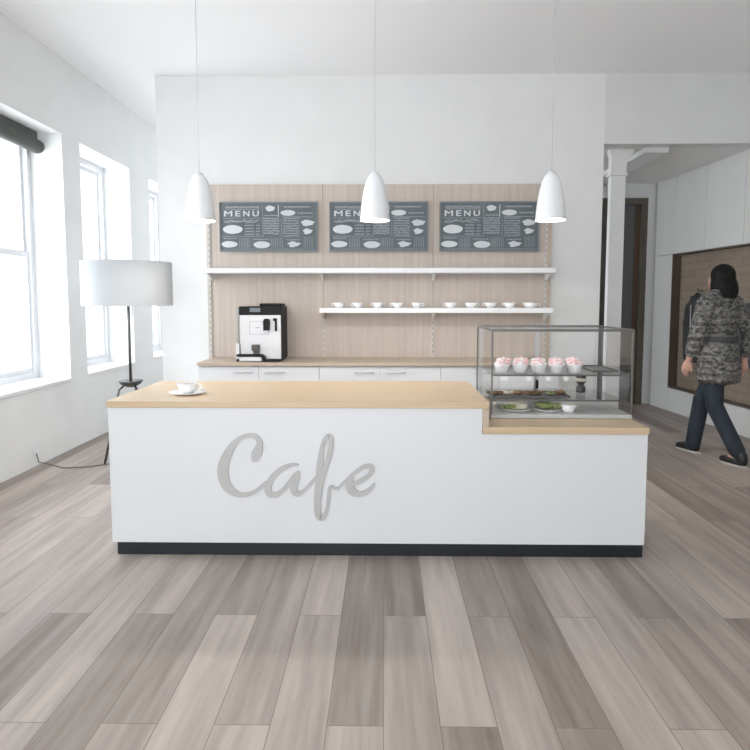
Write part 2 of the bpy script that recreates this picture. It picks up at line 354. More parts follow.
# ---------------------------------------------------------------- main counter
CX0, CX1, CY0, CY1, ST = -1.53, 1.45, 3.24, 4.06, .572
t = thing('service_counter', 'long white service counter with pale oak top, stepped down on the right', 'counter', (0, 0, 0))
bm = prism(bmesh.new(), [(CX0 + .012, .07), (CX1 - .013, .07), (CX1 - .013, .69), (ST - .035, .69), (ST - .035, .832), (CX0 + .012, .832)], CY0, CY1)
obj('body', bm, 'white', t)
obj('plinth', B(CX0 + .04, CX1 - .02, CY0 - .0, CY1 - .02, 0, .07), 'black', t, label='black plinth')
obj('worktop', B(CX0 + .006, ST, CY0 - .012, CY1 + .01, .832, .868, .003), 'top', t, label='pale oak worktop')
obj('lower_worktop', B(ST - .033, CX1 - .010, CY0 - .012, CY1 + .01, .692, .730, .003), 'top', t, label='lower pale oak worktop under the display case')
obj('step_panel', B(ST - .034, ST, CY0 - .012, CY1 + .01, .731, .831), 'oakend', t, label='oak panel closing the step')

# Cafe lettering
LET = {
'C': [(-0.708, 0.552, 0.0425), (-0.699, 0.58, 0.0541), (-0.687, 0.61, 0.0438), (-0.683, 0.642, 0.0322), (-0.702, 0.671, 0.0258), (-0.747, 0.679, 0.0206), (-0.793, 0.661, 0.0245), (-0.832, 0.623, 0.0361), (-0.866, 0.566, 0.0489), (-0.885, 0.506, 0.0593), (-0.886, 0.452, 0.0612), (-0.87, 0.398, 0.0528), (-0.835, 0.362, 0.0399), (-0.792, 0.346, 0.027), (-0.746, 0.351, 0.0219), (-0.699, 0.375, 0.0193), (-0.655, 0.413, 0.018)],
'a': [(-0.474, 0.515, 0.0129), (-0.499, 0.516, 0.0193), (-0.539, 0.506, 0.0219), (-0.578, 0.482, 0.0245), (-0.615, 0.446, 0.0296), (-0.634, 0.406, 0.0348), (-0.639, 0.369, 0.0386), (-0.625, 0.347, 0.0322), (-0.593, 0.349, 0.0258), (-0.553, 0.379, 0.0232), (-0.52, 0.42, 0.0232), (-0.49, 0.457, 0.0258)],
'a2': [(-0.475, 0.467, 0.027), (-0.484, 0.437, 0.0375), (-0.496, 0.398, 0.039), (-0.494, 0.366, 0.036), (-0.474, 0.353, 0.027), (-0.448, 0.364, 0.0195), (-0.415, 0.398, 0.018), (-0.373, 0.447, 0.0165)],
'f': [(-0.307, 0.678, 0.0255), (-0.327, 0.652, 0.0225), (-0.343, 0.594, 0.0255), (-0.351, 0.516, 0.036), (-0.355, 0.438, 0.0436), (-0.362, 0.367, 0.0421), (-0.368, 0.296, 0.0375), (-0.364, 0.241, 0.036), (-0.349, 0.219, 0.033), (-0.326, 0.237, 0.0225), (-0.312, 0.281, 0.018), (-0.306, 0.336, 0.018), (-0.3, 0.383, 0.018), (-0.286, 0.394, 0.0165), (-0.269, 0.385, 0.0165), (-0.25, 0.383, 0.0165)],
'f0': [(-0.348, 0.43, 0.034), (-0.334, 0.472, 0.032), (-0.316, 0.516, 0.0225), (-0.299, 0.575, 0.027), (-0.289, 0.633, 0.027), (-0.291, 0.67, 0.024), (-0.307, 0.678, 0.0255), (-0.327, 0.652, 0.0225)],
'e': [(-0.254, 0.382, 0.015), (-0.208, 0.427, 0.018), (-0.161, 0.47, 0.021), (-0.115, 0.503, 0.0225), (-0.079, 0.512, 0.0255)],
'e1': [(-0.115, 0.503, 0.0225), (-0.079, 0.512, 0.0255), (-0.063, 0.495, 0.0255), (-0.083, 0.458, 0.021), (-0.127, 0.429, 0.0225), (-0.165, 0.411, 0.0225)],
'e2': [(-0.177, 0.442, 0.0225), (-0.191, 0.407, 0.0405), (-0.177, 0.372, 0.0436), (-0.146, 0.355, 0.0345), (-0.108, 0.36, 0.0255), (-0.073, 0.384, 0.0195), (-0.052, 0.408, 0.0135)]}
def spline(P, n=7):
    out = []
    for i in range(len(P) - 1):
        p0, p1, p2, p3 = (Vector(P[max(0, min(len(P) - 1, k))]) for k in (i - 1, i, i + 1, i + 2))
        for s in range(n):
            u = s / n
            out.append(.5 * ((2 * p1) + (p2 - p0) * u + (2 * p0 - 5 * p1 + 4 * p2 - p3) * u * u + (3 * p1 - p0 - 3 * p2 + p3) * u ** 3))
    out.append(Vector(P[-1])); return out
def ribbon(bm, P, y0, y1):
    S_ = spline(P); Lf = []; Rt = []
    for i, p in enumerate(S_):
        d = S_[min(i + 1, len(S_) - 1)] - S_[max(i - 1, 0)]; d = Vector((d.x, d.y)).normalized(); nrm = Vector((-d.y, d.x)); c = Vector((p.x, p.y))
        Lf.append(c + nrm * p.z / 2); Rt.append(c - nrm * p.z / 2)
    fr = [(bm.verts.new((a.x, y0, a.y)), bm.verts.new((b_.x, y0, b_.y)), bm.verts.new((a.x, y1, a.y)), bm.verts.new((b_.x, y1, b_.y))) for a, b_ in zip(Lf, Rt)]
    fs = []
    for a, b_ in zip(fr, fr[1:]):
        fs += [bm.faces.new((a[0], a[1], b_[1], b_[0])), bm.faces.new((a[2], b_[2], b_[3], a[3])), bm.faces.new((a[0], b_[0], b_[2], a[2])), bm.faces.new((a[1], a[3], b_[3], b_[1]))]
    bmesh.ops.recalc_face_normals(bm, faces=fs)
    for p in (S_[0], S_[-1]): prism(bm, oval(p.x, p.y, p.z / 2, p.z / 2, 18), y0 + .0003, y1)
t = thing('cafe_lettering', 'grey metal script lettering reading Cafe on the white counter front', 'sign', (0, 0, 0))
for keys, off in ((('C',), 0), (('a', 'a2'), .0004), (('f', 'f0'), .0016), (('e', 'e1', 'e2'), .003)):
    bm = bmesh.new()
    for j, k in enumerate(keys): ribbon(bm, LET[k], CY0 - .010 - off - j * .0006, CY0 - .001)
    obj('letter', bm, 'sign', t)

# ---------------------------------------------------------------- back wall panel, shelves, boards
PX0, PX1, PY, PT = -1.80, 1.64, 6.115, 2.575
t = thing('oak_wall_panel', 'tall washed oak wall panel behind the back counter', 'wall panel', (0, 6.148, 0))
xs = [PX0, -.617, .494, PX1]
for a, b_ in zip(xs, xs[1:]): obj('panel_board', B(a + .0015, b_ - .0015, PY - 6.148, 0, 0, PT), 'panel', t)
obj('edge_strip', B(PX1 - .0, PX1 + .035, PY - 6.148 - .01, 0, 0, PT - .1), 'oakend', t)
for x in (PX0 + .03, -.617, .494, PX1 - .012):
    bm = bmesh.new(); box(bm, x - .011, x + .011, -.045, -.0335, .84, 2.35 if x in (PX0 + .03, PX1 - .012) else 1.29)
    st = obj('slotted_upright', bm, mat('white slotted upright', (.62, .60, .57), .5), t)
    sl = bmesh.new(); z = .88
    while z < (2.3 if x in (PX0 + .03, PX1 - .012) else 1.25): box(sl, x - .006, x + .006, -.0462, -.0452, z, z + .03); z += .06
    obj('slots', sl, mat('slot shadow', (.42, .39, .36), .8), st)
def shelf(x0, x1, z, br, label):
    t = thing('wall_shelf', label, 'shelf', (0, 0, z))
    obj('board', B(x0, x1, 5.85, 6.10, -.048, 0, .003), 'shelfw', t)
    for x in br: obj('bracket', prism_x(x), 'shelfw', t)
def prism_x(x):
    bm = bmesh.new(); pts = [(5.9, -.05), (6.10, -.05), (6.10, -.115), (6.07, -.115)]
    a = [bm.verts.new((x - .01, y, z)) for y, z in pts]; b_ = [bm.verts.new((x + .01, y, z)) for y, z in pts]
    fs = [bm.faces.new(a), bm.faces.new(b_[::-1])] + [bm.faces.new((a[i], b_[i], b_[(i + 1) % 4], a[(i + 1) % 4])) for i in range(4)]
    bmesh.ops.recalc_face_normals(bm, faces=fs); return bm
shelf(-1.775, 1.655, 1.73, (-1.735, -.617, .494, 1.628), 'long empty white wall shelf just below the menu boards')
shelf(-.63, 1.64, 1.342, (-.61, .494, 1.615), 'shorter white wall shelf holding the row of white cups')

def small_cup(r, label=None):
    bm = lathe(bmesh.new(), [(r * .45, 0), (r * .55, .003), (r * .8, .022), (r * 1.0, .052), (r * .94, .052), (r * .75, .022), (r * .5, .008), (.001, .006)], 24, cap0=True)
    return bm
cx = [-.446, -.258, -.06, .133, .326, .662, .856, 1.051, 1.238, 1.439]
ordn = ['leftmost white cup on the cup shelf, at the shelf end', 'second white cup from the left on the cup shelf', 'third white cup from the left on the cup shelf', 'fourth white cup from the left on the cup shelf', 'fifth white cup, last before the gap in the cup row', 'white cup just right of the gap in the cup row', 'second white cup right of the gap in the row', 'third white cup right of the gap, middle of the right hand five', 'second white cup from the right end of the cup shelf', 'widest white cup, rightmost on the cup shelf']
first = thing('cup', ordn[0], 'cup', (cx[0], 5.95, 1.342), 0, 'white cups on the lower wall shelf')
obj('bowl', small_cup(.058), 'porc', first)
obj('handle', tube(bmesh.new(), [(-.045, .0, .045), (-.07, 0, .042), (-.075, 0, .026), (-.04, 0, .018)], .005), 'porc', first)
for k in range(1, 10):
    c = dup(first, (cx[k], 5.95, 1.342), ordn[k], rz=[0, .4, -.3, .2, 2.8, .1, 3, -.2, .3, 3.1][k])
    s = 1 if k < 5 else 1.08 if k < 9 else 1.32
    c.scale = (s, s, 1)

def menu_board(x0, x1, z0, z1, seed, label):
    w, h = x1 - x0, z1 - z0; rnd = random.Random(seed)
    t = thing('menu_board', label, 'menu board', (x0, PY - .012, z0), 0, 'chalk menu boards on the oak panel')
    obj('board', B(.012, w - .012, -.018, .0, .012, h - .012), 'chalk', t)
    f = bmesh.new(); box(f, 0, w, -.026, 0, 0, .016); box(f, 0, w, -.026, 0, h - .014, h); box(f, 0, .012, -.026, 0, .016, h - .014); box(f, w - .012, w, -.026, 0, .016, h - .014)
    obj('frame', f, 'boardf', t)
    X = lambda u: u * w
    Z = lambda v: (1 - v) * h
    y0, y1 = -.0205, -.0175
    big = bmesh.new(); fine = bmesh.new()
    for u, v, ru, rv, j in ((.135, .55, .10, .088, .02), (.10, .85, .082, .065, .04), (.43, .86, .084, .07, .03), (.70, .22, .075, .058, .02), (.52, .13, .047, .058, .08), (.90, .42, .065, .06, .15), (.90, .59, .045, .055, .2), (.76, .85, .06, .055, .25)):
        obj('chalk_drawing', prism(bmesh.new(), oval(X(u), Z(v), ru * w, rv * h, 24, j), y0, y1), 'chalkw', t)
    def rowdash(u0, u1, v, hh, gap=.006, lo=.008, hi=.03, bm=fine, wob=0):
        u = u0
        while u < u1:
            l = rnd.uniform(lo, hi); l = min(l, u1 - u); dv = rnd.uniform(-wob, wob)
            if l > .003: box(bm, X(u), X(u + l), y0 + .0006, y1, Z(v + dv) - hh * h / 2, Z(v + dv) + hh * h / 2)
            u += l + gap
    rowdash(.06, .41, .105, .03, .004, .01, .02, fine, .006)
    rowdash(.07, .41, .145, .012, .003, .02, .06, fine, .004)
    rowdash(.05, .40, .38, .028, .004, .012, .025, fine, .022)
    rowdash(.07, .36, .40, .014, .002, .03, .06, fine, .015)
    rowdash(.46, .60, .27, .022, .004); rowdash(.66, .93, .10, .028, .004); rowdash(.80, .95, .225, .028, .006); rowdash(.64, .95, .30, .01, .001, .2, .3)
    for v in (.47, .53, .59, .65): rowdash(.26, .35, v, .022, .004)
    for v in (.47, .53, .59, .65): rowdash(.375, .415, v, .022, .004, .005, .012)
    for v in (.33, .38, .43, .48, .53, .58, .63): rowdash(.45, .61, v, .030, .004, .006, .02, fine, .008)
    for v in (.33, .38, .43, .48, .53, .58, .63, .68): rowdash(.65, .81, v, .024, .005, .006, .02, fine, .008)
    rowdash(.04, .18, .73, .018); rowdash(.34, .50, .75, .018); rowdash(.68, .82, .76, .018)
    def vlines(u0, u1, v0, v1, n):
        for k in range(n):
            u = u0 + (u1 - u0) * k / (n - 1); box(fine, X(u), X(u) + .004, y0 + .0006, y1, Z(v1), Z(v0))
    vlines(.20, .30, .72, .92, 7); vlines(.53, .64, .72, .92, 7); vlines(.86, .95, .70, .92, 6)
    for v in (.325, .69): box(fine, X(.03), X(.44), y0 + .0009, y1, Z(v) - .0018, Z(v) + .0018)
    box(big, X(.60), X(.607), y0, y1, Z(.30), Z(.06)); box(fine, X(.44), X(.444), y0, y1, Z(.70), Z(.06)); box(fine, X(.63), X(.634), y0, y1, Z(.70), Z(.34))
    box(fine, X(.04), X(.96), y0 + .0009, y1, Z(.945) - .0015, Z(.945) + .0015)
    obj('chalk_line', big, 'chalkw', t)
    obj('chalk_writing', fine, 'chalkg', t, label='small grey chalk writing')
    for k, ch in enumerate('MENU'):
        me = text_mesh(ch, .085, .001, Matrix.Identity(4))
        xa = min(v.co.x for v in me.vertices); xb = max(v.co.x for v in me.vertices); ya = min(v.co.y for v in me.vertices); yb = max(v.co.y for v in me.vertices)
        c0 = (.05, .165, .245, .34)[k]; c1 = (.13, .215, .305, .40)[k]
        for v in me.vertices:
            x, y, z = v.co; v.co = (X(c0) + (x - xa) / (xb - xa) * (X(c1) - X(c0)), y0 - .001 - z, Z(.29) + (y - ya) / (yb - ya) * .11 * h)
        bb = bmesh.new(); bb.from_mesh(me)
        for q in (1, 2):
            g = bmesh.ops.duplicate(bb, geom=[f for f in bb.faces if f.index >= 0][:len(me.polygons)])['geom']
            bmesh.ops.translate(bb, vec=(.0022 * q, -.0003 * q, .0012 * q), verts=[v for v in g if isinstance(v, bmesh.types.BMVert)]); bb.faces.ensure_lookup_table()
        me = bb
        obj('heading_letter', me, 'chalkw', t, label='white heading letter ' + ch)
menu_board(-1.655, -.668, 1.905, 2.398, 1, 'leftmost grey chalk menu board, above the coffee machine')
menu_board(-.549, .442, 1.905, 2.398, 2, 'middle grey chalk menu board, partly hidden by the centre pendant lamp')
menu_board(.554, 1.545, 1.905, 2.398, 3, 'rightmost grey chalk menu board, its corner touched by the right pendant')

# ---------------------------------------------------------------- back counter
BX = [-1.745, -.605, .53, 1.63]
lab = ['left white base cabinet of the back counter, under the coffee machine', 'middle white base cabinet of the back counter', 'right white base cabinet of the back counter, behind the display case']
for k in range(3):
    a, b_ = BX[k], BX[k + 1]; t = thing('base_cabinet', lab[k], 'cabinet', (a, 5.58, 0), 0, 'white base cabinets of the back counter'); w = b_ - a
    obj('body', B(.001, w - .001, .02, .53, .06, .803), 'white', t)
    obj('plinth', B(.01, w - .01, .05, .5, 0, .06), 'black', t)
    for j in (0, 1):
        x0 = .002 + j * w / 2; x1 = (j + 1) * w / 2 - .002
        dr = obj('drawer', B(x0, x1, 0, .018, .60, .797, .002), 'white', t)
        hx = (x1 - .145) if j == 0 else (x0 + .15)
        obj('handle', tube(bmesh.new(), [(hx - .09, 0, .742), (hx - .09, -.022, .742), (hx + .09, -.022, .742), (hx + .09, 0, .742)], .005), 'steel', dr)
        do = obj('door', B(x0, x1, 0, .018, .065, .596, .002), 'white', t)
        hh = x1 - .05 if j == 0 else x0 + .05
        obj('handle', tube(bmesh.new(), [(hh, 0, .56), (hh, -.022, .56), (hh, -.022, .40), (hh, 0, .40)], .006), 'steel', do)
tag(obj('back_worktop', B(-1.75, 1.64, 5.555, 6.10, .804, .836, .003), 'backtop'), 'long oak worktop of the back counter below the wall shelves', 'worktop')

# ---------------------------------------------------------------- coffee machine
t = thing('coffee_machine', 'silver and black coffee machine on the left end of the back worktop', 'coffee machine', (-1.378, 5.68, .837))
s = .40 / 395          # one reference unit
X = lambda x: (x - 195) * s
Z = lambda z: (660 - z) * .545 / 525
obj('housing', B(X(205), X(592), .02, .36, .01, Z(158), .006), 'bplastic', t)
obj('front_panel', B(X(205), X(588), 0, .022, Z(640), Z(236), .004), 'silver', t, label='silver front panel')
obj('top_band', B(X(197), X(590), -.004, .022, Z(236) + .001, Z(156), .006), 'bplastic', t)
obj('bean_lid', B(X(378), X(585), .05, .30, Z(160) + .002, Z(130), .01), 'bplastic', t)
obj('display', B(X(300), X(398), -.007, -.003, Z(208), Z(170), .001), mat('grey display', (.16, .18, .20), .3), t)
f = bmesh.new(); x0, x1, z0, z1 = X(292), X(474), Z(415), Z(292)
for a in ((x0, x1, z0, z0 + .003), (x0, x1, z1 - .003, z1), (x0, x0 + .003, z0, z1), (x1 - .003, x1, z0, z1)): box(f, a[0], a[1], -.002, .001, a[2], a[3])
obj('window_outline', f, mat('grey line', (.3, .3, .31), .4), t)
obj('emblem', B(X(350), X(390), -.002, .001, Z(356), Z(346)), mat('grey emblem', (.4, .4, .41), .4), t)
obj('spout_cover', prism(bmesh.new(), [(X(432), Z(375)), (X(486), Z(375)), (X(488), Z(290)), (X(478), Z(268)), (X(442), Z(268)), (X(430), Z(290))], -.045, .001), 'bplastic', t)
obj('side_grip', prism(bmesh.new(), [(X(535), Z(382)), (X(552), Z(382)), (X(554), Z(265)), (X(520), Z(265)), (X(518), Z(285)), (X(535), Z(292))], -.02, .001), 'bplastic', t)
obj('coffee_spout', B(X(320), X(392), -.06, .001, Z(560), Z(505), .006), mat('dark spout', (.07, .06, .055), .4), t)
obj('cup_recess', B(X(325), X(388), -.002, .001, Z(594), Z(560)), mat('brown grey recess', (.16, .14, .13), .5), t)
obj('drip_trim', prism(bmesh.new(), [(X(180), Z(612)), (X(402), Z(612)), (X(425), Z(625)), (X(436), Z(650)), (X(452), Z(659)), (X(572), Z(659)), (X(596), Z(650)), (X(596), Z(635)), (X(572), Z(645)), (X(460), Z(645)), (X(448), Z(625)), (X(438), Z(605)), (X(412), Z(592)), (X(180), Z(592))][::-1], -.06, .001), 'bplastic', t)
obj('drip_tray', B(X(205), X(415), -.055, .001, Z(655), Z(616), .004), 'silver', t)
obj('milk_tube', tube(bmesh.new(), [(X(188), .015, Z(165)), (X(186), .015, Z(350)), (X(186), .015, Z(495))], .008), mat('grey tube', (.35, .37, .37), .4), t)
obj('milk_spout', B(X(165), X(200), -.02, .03, Z(640), Z(495), .006), 'silver', t)
obj('foot', B(X(168), X(206), -.02, .03, 0, Z(640), .003), 'bplastic', t)
obj('foot', B(X(470), X(588), .05, .3, -.0, .012), 'bplastic', t)

# ---------------------------------------------------------------- display case
DX0, DX1, DY0, DY1, DZ0, DZ1 = .624, 1.444, 3.47, 4.035, .731, 1.252
t = thing('display_case', 'glass cake display case with grey frame on the lower counter end', 'display case', (0, 0, DZ0))
H = DZ1 - DZ0
obj('base', B(DX0, DX1, DY0, DY1, 0, .022, .002), mat('light grey metal base', (.55, .55, .54), .4, .1), t)
for x, y in ((DX0, DY0), (DX1 - .009, DY0), (DX0, DY1 - .012), (DX1 - .009, DY1 - .012)):
    obj('corner_post', B(x, x + .009, y, y + .012, .022, H - .014), 'profile', t)
f = bmesh.new(); box(f, DX0, DX1, DY0, DY0 + .012, H - .014, H); box(f, DX0, DX1, DY1 - .02, DY1, H - .014, H); box(f, DX0, DX0 + .012, DY0 + .012, DY1 - .02, H - .014, H); box(f, DX1 - .012, DX1, DY0 + .012, DY1 - .02, H - .014, H)
obj('top_frame', f, 'profile', t)
p = bmesh.new()
obj('front_glass', B(DX0 + .012, DX1 - .012, DY0 + .002, DY0 + .007, .023, H - .015), 'cglass', t)
obj('side_glass', B(DX0 + .002, DX0 + .007, DY0 + .015, DY1 - .016, .023, H - .015), 'cglass', t)
obj('side_glass', B(DX1 - .007, DX1 - .002, DY0 + .015, DY1 - .016, .023, H - .015), 'cglass', t)
obj('top_glass', B(DX0 + .012, DX1 - .012, DY0 + .012, DY1 - .02, H - .008, H - .002), 'cglass', t)
mid = (DX0 + DX1) / 2 - .015
for k, (a, b_) in enumerate(((DX0 + .016, mid + .02), (mid - .01, DX1 - .016))):
    y = DY1 - .012 + k * .0
    y = DY1 - .009 if k else DY1 - .018
    f = bmesh.new()
    for c in ((a, a + .022), (b_ - .022, b_)): box(f, c[0], c[1], y - .003, y + .004, .024, H - .018)
    box(f, a + .022, b_ - .022, y - .003, y + .004, .024, .04); box(f, a + .022, b_ - .022, y - .003, y + .004, H - .036, H - .018)
    dd = obj('sliding_door', f, mat('pale door profile', (.62, .62, .62), .3, .3), t)
    obj('door_glass', B(a + .021, b_ - .021, y - .0015, y + .002, .04, H - .036), 'cglass', dd)
obj('door_lock', tube(bmesh.new(), [(mid + .005, DY1 - .03, .15), (mid + .005, DY1 - .045, .135), (mid + .005, DY1 - .03, .10)], .009), 'bplastic', t)
SZ1, SZ2 = .985 - DZ0, .826 - DZ0
for z, y0 in ((SZ1, DY0 + .02), (SZ2, DY0 + .08)):
    sh = obj('glass_shelf', B(DX0 + .013, DX1 - .013, y0, DY1 - .03, z - .006, z), 'sglass', t)
    obj('shelf_rail', B(DX0 + .013, DX1 - .013, y0 - .004, y0, z - .008, z + .002), 'profile', sh)
for x, w in ((.70, .05), (.845, .028), (.957, .028), (1.06, .028)):
    tag(obj('price_tag', B(x - w / 2, x + w / 2, DY0 + .0125, DY0 + .0145, SZ1 + DZ0 - .034, SZ1 + DZ0 - .009), 'paper'),
        {.70: 'widest blank white price tag under the cake shelf, at the left', .845: 'small white price tag hanging second from left under the cake shelf', .957: 'small white price tag third from left under the cake shelf', 1.06: 'rightmost small white price tag under the cake shelf'}[x], 'price tag', 'price tags on the cake shelf edge')
# cupcakes in white cups
bm = lathe(bmesh.new(), [(.034, 0), (.038, .002), (.048, .046), (.0535, .054), (.050, .053), (.044, .044), (.001, .042)], 28, cap0=True)
ck = None; zc = SZ1 + DZ0 + .0005
pos = [('leftmost', 'front'), ('second', 'front'), ('middle', 'front'), ('fourth', 'front'), ('rightmost', 'front'), ('leftmost', 'rear'), ('second', 'rear'), ('middle', 'rear'), ('fourth', 'rear'), ('rightmost', 'rear')]
for i, (pn, rw_) in enumerate(pos):
    k = i % 5; x = .712 + k * .108 + (.0 if rw_ == 'front' else .045); y = 3.60 if rw_ == 'front' else 3.78
    lb = f'pink topped cupcake, {pn} of the {rw_} row on the upper glass shelf'
    if ck is None:
        ck = thing('cupcake', lb, 'cupcake', (x, y, zc), 0, 'cupcakes on the upper glass shelf')
        obj('paper_case', bm, 'porc', ck)
        ic = bmesh.new()
        for q, (r, z) in enumerate(((.044, .050), (.034, .056), (.022, .062))):
            for a in range(7 - q):
                an = a * 2 * math.pi / (7 - q) + q * .4
                g = bmesh.ops.create_icosphere(ic, subdivisions=2, radius=r * .42)['verts']; bmesh.ops.translate(ic, vec=(math.cos(an) * r * .72, math.sin(an) * r * .72, z), verts=g)
        g = bmesh.ops.create_icosphere(ic, subdivisions=2, radius=.012)['verts']; bmesh.ops.translate(ic, vec=(0, 0, .067), verts=g)
        for fc in ic.faces: fc.smooth = True
        obj('icing', ic, 'pink', ck)
    else: dup(ck, (x, y, zc), lb, rz=k * 1.1)
# trays and pastries on the lower shelf
zl = SZ2 + DZ0 + .0005
def tray(x0, x1, y0, y1, z, label, name='serving_tray', m='profile'):
    b = bmesh.new(); box(b, x0, x1, y0, y1, z, z + .006); 
    for a in ((x0, x1, y0, y0 + .004), (x0, x1, y1 - .004, y1), (x0, x0 + .004, y0, y1), (x1 - .004, x1, y0, y1)): box(b, a[0], a[1], a[2], a[3], z + .006, z + .014)
    tag(obj(name, b, m), label, 'tray', 'trays inside the display case')
tray(.66, 1.13, 3.62, 3.82, zl, 'dark shallow tray of pastries on the lower glass shelf')
tray(1.255, 1.41, 3.60, 3.9, SZ1 + DZ0 + .0005, 'empty dark tray at the right end of the upper glass shelf')
def lump(seed, r, k=5):
    b = bmesh.new(); rn = random.Random(seed)
    for _ in range(k):
        g = bmesh.ops.create_icosphere(b, subdivisions=2, radius=r * rn.uniform(.5, .8))['verts']
        bmesh.ops.scale(b, vec=(1.3, 1, .6), verts=g); bmesh.ops.translate(b, vec=(rn.uniform(-r, r) * 1.3, rn.uniform(-r, r) * .6, r * .45 + rn.uniform(0, .3) * r), verts=g)
    mz = min(v.co.z for v in b.verts)
    for v in b.verts: v.co.z -= mz
    for fc in b.faces: fc.smooth = True
    return b
pl = ['first', 'second', 'third', 'fourth', 'fifth', 'sixth']
for k in range(6):
    tag(obj('pastry', lump(20 + k, .027), ['pastry', 'cream', 'pastry', 'pastry', 'green', 'pastry'][k], loc=(.705 + k * .076, 3.70 + .02 * (k % 2), zl + .0065)),
        f'{["small dark brown pastry", "pale bread roll", "brown pastry", "brown pastry", "green topped snack", "dark brown pastry"][k]}, {pl[k]} from the left in the lower shelf tray', 'pastry', 'snacks in the tray on the lower glass shelf')
# floor of the case: plates with wraps, bowl, jar
zb = DZ0 + .0225
def plate(x, y, r, label):
    tag(obj('plate', lathe(bmesh.new(), [(r * .6, 0), (r, .012), (r * .97, .014), (r * .6, .004), (.001, .004)], 32, cap0=True), 'porc', loc=(x, y, zb)), label, 'plate', 'white plates on the case floor')
plate(.80, 3.60, .085, 'white plate with a bread wrap on the floor of the display case, left')
plate(.985, 3.60, .085, 'white plate of green salad on the floor of the display case, centre')
tag(obj('bread_wrap', blob([('t', [(.745, 3.6, zb + .030), (.80, 3.605, zb + .029), (.85, 3.60, zb + .028)], [.022, .024, .02])], .006, 3), 'cream'), 'pale bread wrap lying on the left plate in the display case', 'food')
tag(obj('salad_leaves', lump(55, .03, 7), 'green', loc=(.735, 3.58, zb + .013)), 'dark green leaves at the left end of the bread wrap', 'food')
tag(obj('salad_portion', lump(41, .042, 9), 'green', loc=(.985, 3.60, zb + .010)), 'heap of green and yellow salad on the centre plate', 'food')
tag(obj('white_bowl', lathe(bmesh.new(), [(.028, 0), (.032, .002), (.045, .046), (.042, .046), (.03, .01), (.001, .008)], 28, cap0=True), 'porc', loc=(1.10, 3.56, zb)), 'small white bowl at the front of the case floor', 'bowl')
tag(obj('bowl_filling', lump(77, .026, 8), 'cream', loc=(1.10, 3.56, zb + .026)), 'pale green filling heaped in the small white bowl', 'food')
t = thing('glass_jar', 'dark metal and glass jar standing at the rear right of the display case', 'jar', (1.27, 3.86, SZ2 + DZ0 + .001))
obj('body', lathe(bmesh.new(), [(.028, 0), (.03, .004), (.03, .035), (.02, .045), (.02, .055), (.032, .065), (.032, .10), (.024, .108)], 24, cap0=True, cap1=True), 'dsteel', t)
obj('lid', lathe(bmesh.new(), [(.026, .108), (.026, .122), (.012, .126)], 24, cap0=True, cap1=True), 'silver', t)
obj('label_band', lathe(bmesh.new(), [(.0325, .072), (.0325, .093)], 24), 'cream', t)

# ---------------------------------------------------------------- cup and saucer on the counter
t = thing('coffee_cup', 'white coffee cup standing on a saucer at the counter\'s left end', 'cup', (-1.155, 3.49, .8755))
obj('cup_body', lathe(bmesh.new(), [(.028, 0), (.032, .002), (.047, .018), (.062, .058), (.059, .058), (.044, .018), (.028, .006), (.001, .005)], 40, cap0=True), 'porc', t)
obj('handle', tube(bmesh.new(), [(.052, 0, .05), (.075, -.003, .05), (.084, -.003, .036), (.072, -.002, .022), (.046, 0, .018)], .005, 10), 'porc', t)
obj('coffee', lathe(bmesh.new(), [(.057, .047), (.001, .047)], 32), 'coffee', t, label='dark coffee')
tag(obj('saucer', lathe(bmesh.new(), [(.05, 0), (.06, .002), (.105, .012), (.103, .015), (.055, .0065), (.001, .006)], 44, cap0=True), 'porc', loc=(-1.155, 3.49, .8685)), 'round white saucer under the coffee cup on the oak counter', 'saucer')

# ---------------------------------------------------------------- pendant lamps
def pendant(x, label):
    t = thing('pendant_lamp', label, 'pendant lamp', (x, 4.5, 2.005), 0, 'white pendant lamps over the counter')
    prof = [(.109, 0), (.1105, .004), (.108, .04), (.102, .11), (.092, .18), (.078, .25), (.062, .305), (.046, .335), (.040, .345), (.030, .347), (.029, .365), (.010, .368)]
    prof = [(a, z * .96) for a, z in prof]
    bm = lathe(bmesh.new(), prof, 48, cap1=True)
    obj('shade', bm, 'shade', t)
    obj('inner_shade', lathe(bmesh.new(), [(.109, 0), (.105, .001), (.103, .04), (.097, .11), (.087, .18), (.070, .25), (.045, .30), (.001, .31)], 48), 'shadein', t)
    obj('bulb', lathe(bmesh.new(), [(.001, .075), (.02, .08), (.034, .10), (.036, .125), (.028, .15), (.016, .175), (.016, .20), (.001, .20)], 24), 'bulb', t)
    obj('socket', lathe(bmesh.new(), [(.018, .20), (.02, .205), (.02, .295)], 20), 'shade', t)
    obj('cord', tube(bmesh.new(), [(0, 0, .352), (0, 0, 1.0), (0, 0, 1.62)], .0028), 'wcord', t)
    obj('ceiling_rose', lathe(bmesh.new(), [(.01, 1.605), (.05, 1.62), (.055, 1.645)], 28, cap0=True, cap1=True), 'shade', t)
    l = bpy.data.lights.new('pendant_light', 'POINT'); l.energy = 9; l.color = (1, .95, .88); l.shadow_soft_size = .04
    o = bpy.data.objects.new('pendant_light', l); C.objects.link(o); o.parent = t; o.location = (0, 0, .045)
pendant(-1.366, 'white bell pendant lamp hanging left, beside the left menu board')
pendant(-.068, 'white bell pendant lamp hanging in front of the middle menu board')
pendant(1.226, 'white bell pendant lamp hanging at the oak panel\'s right edge')

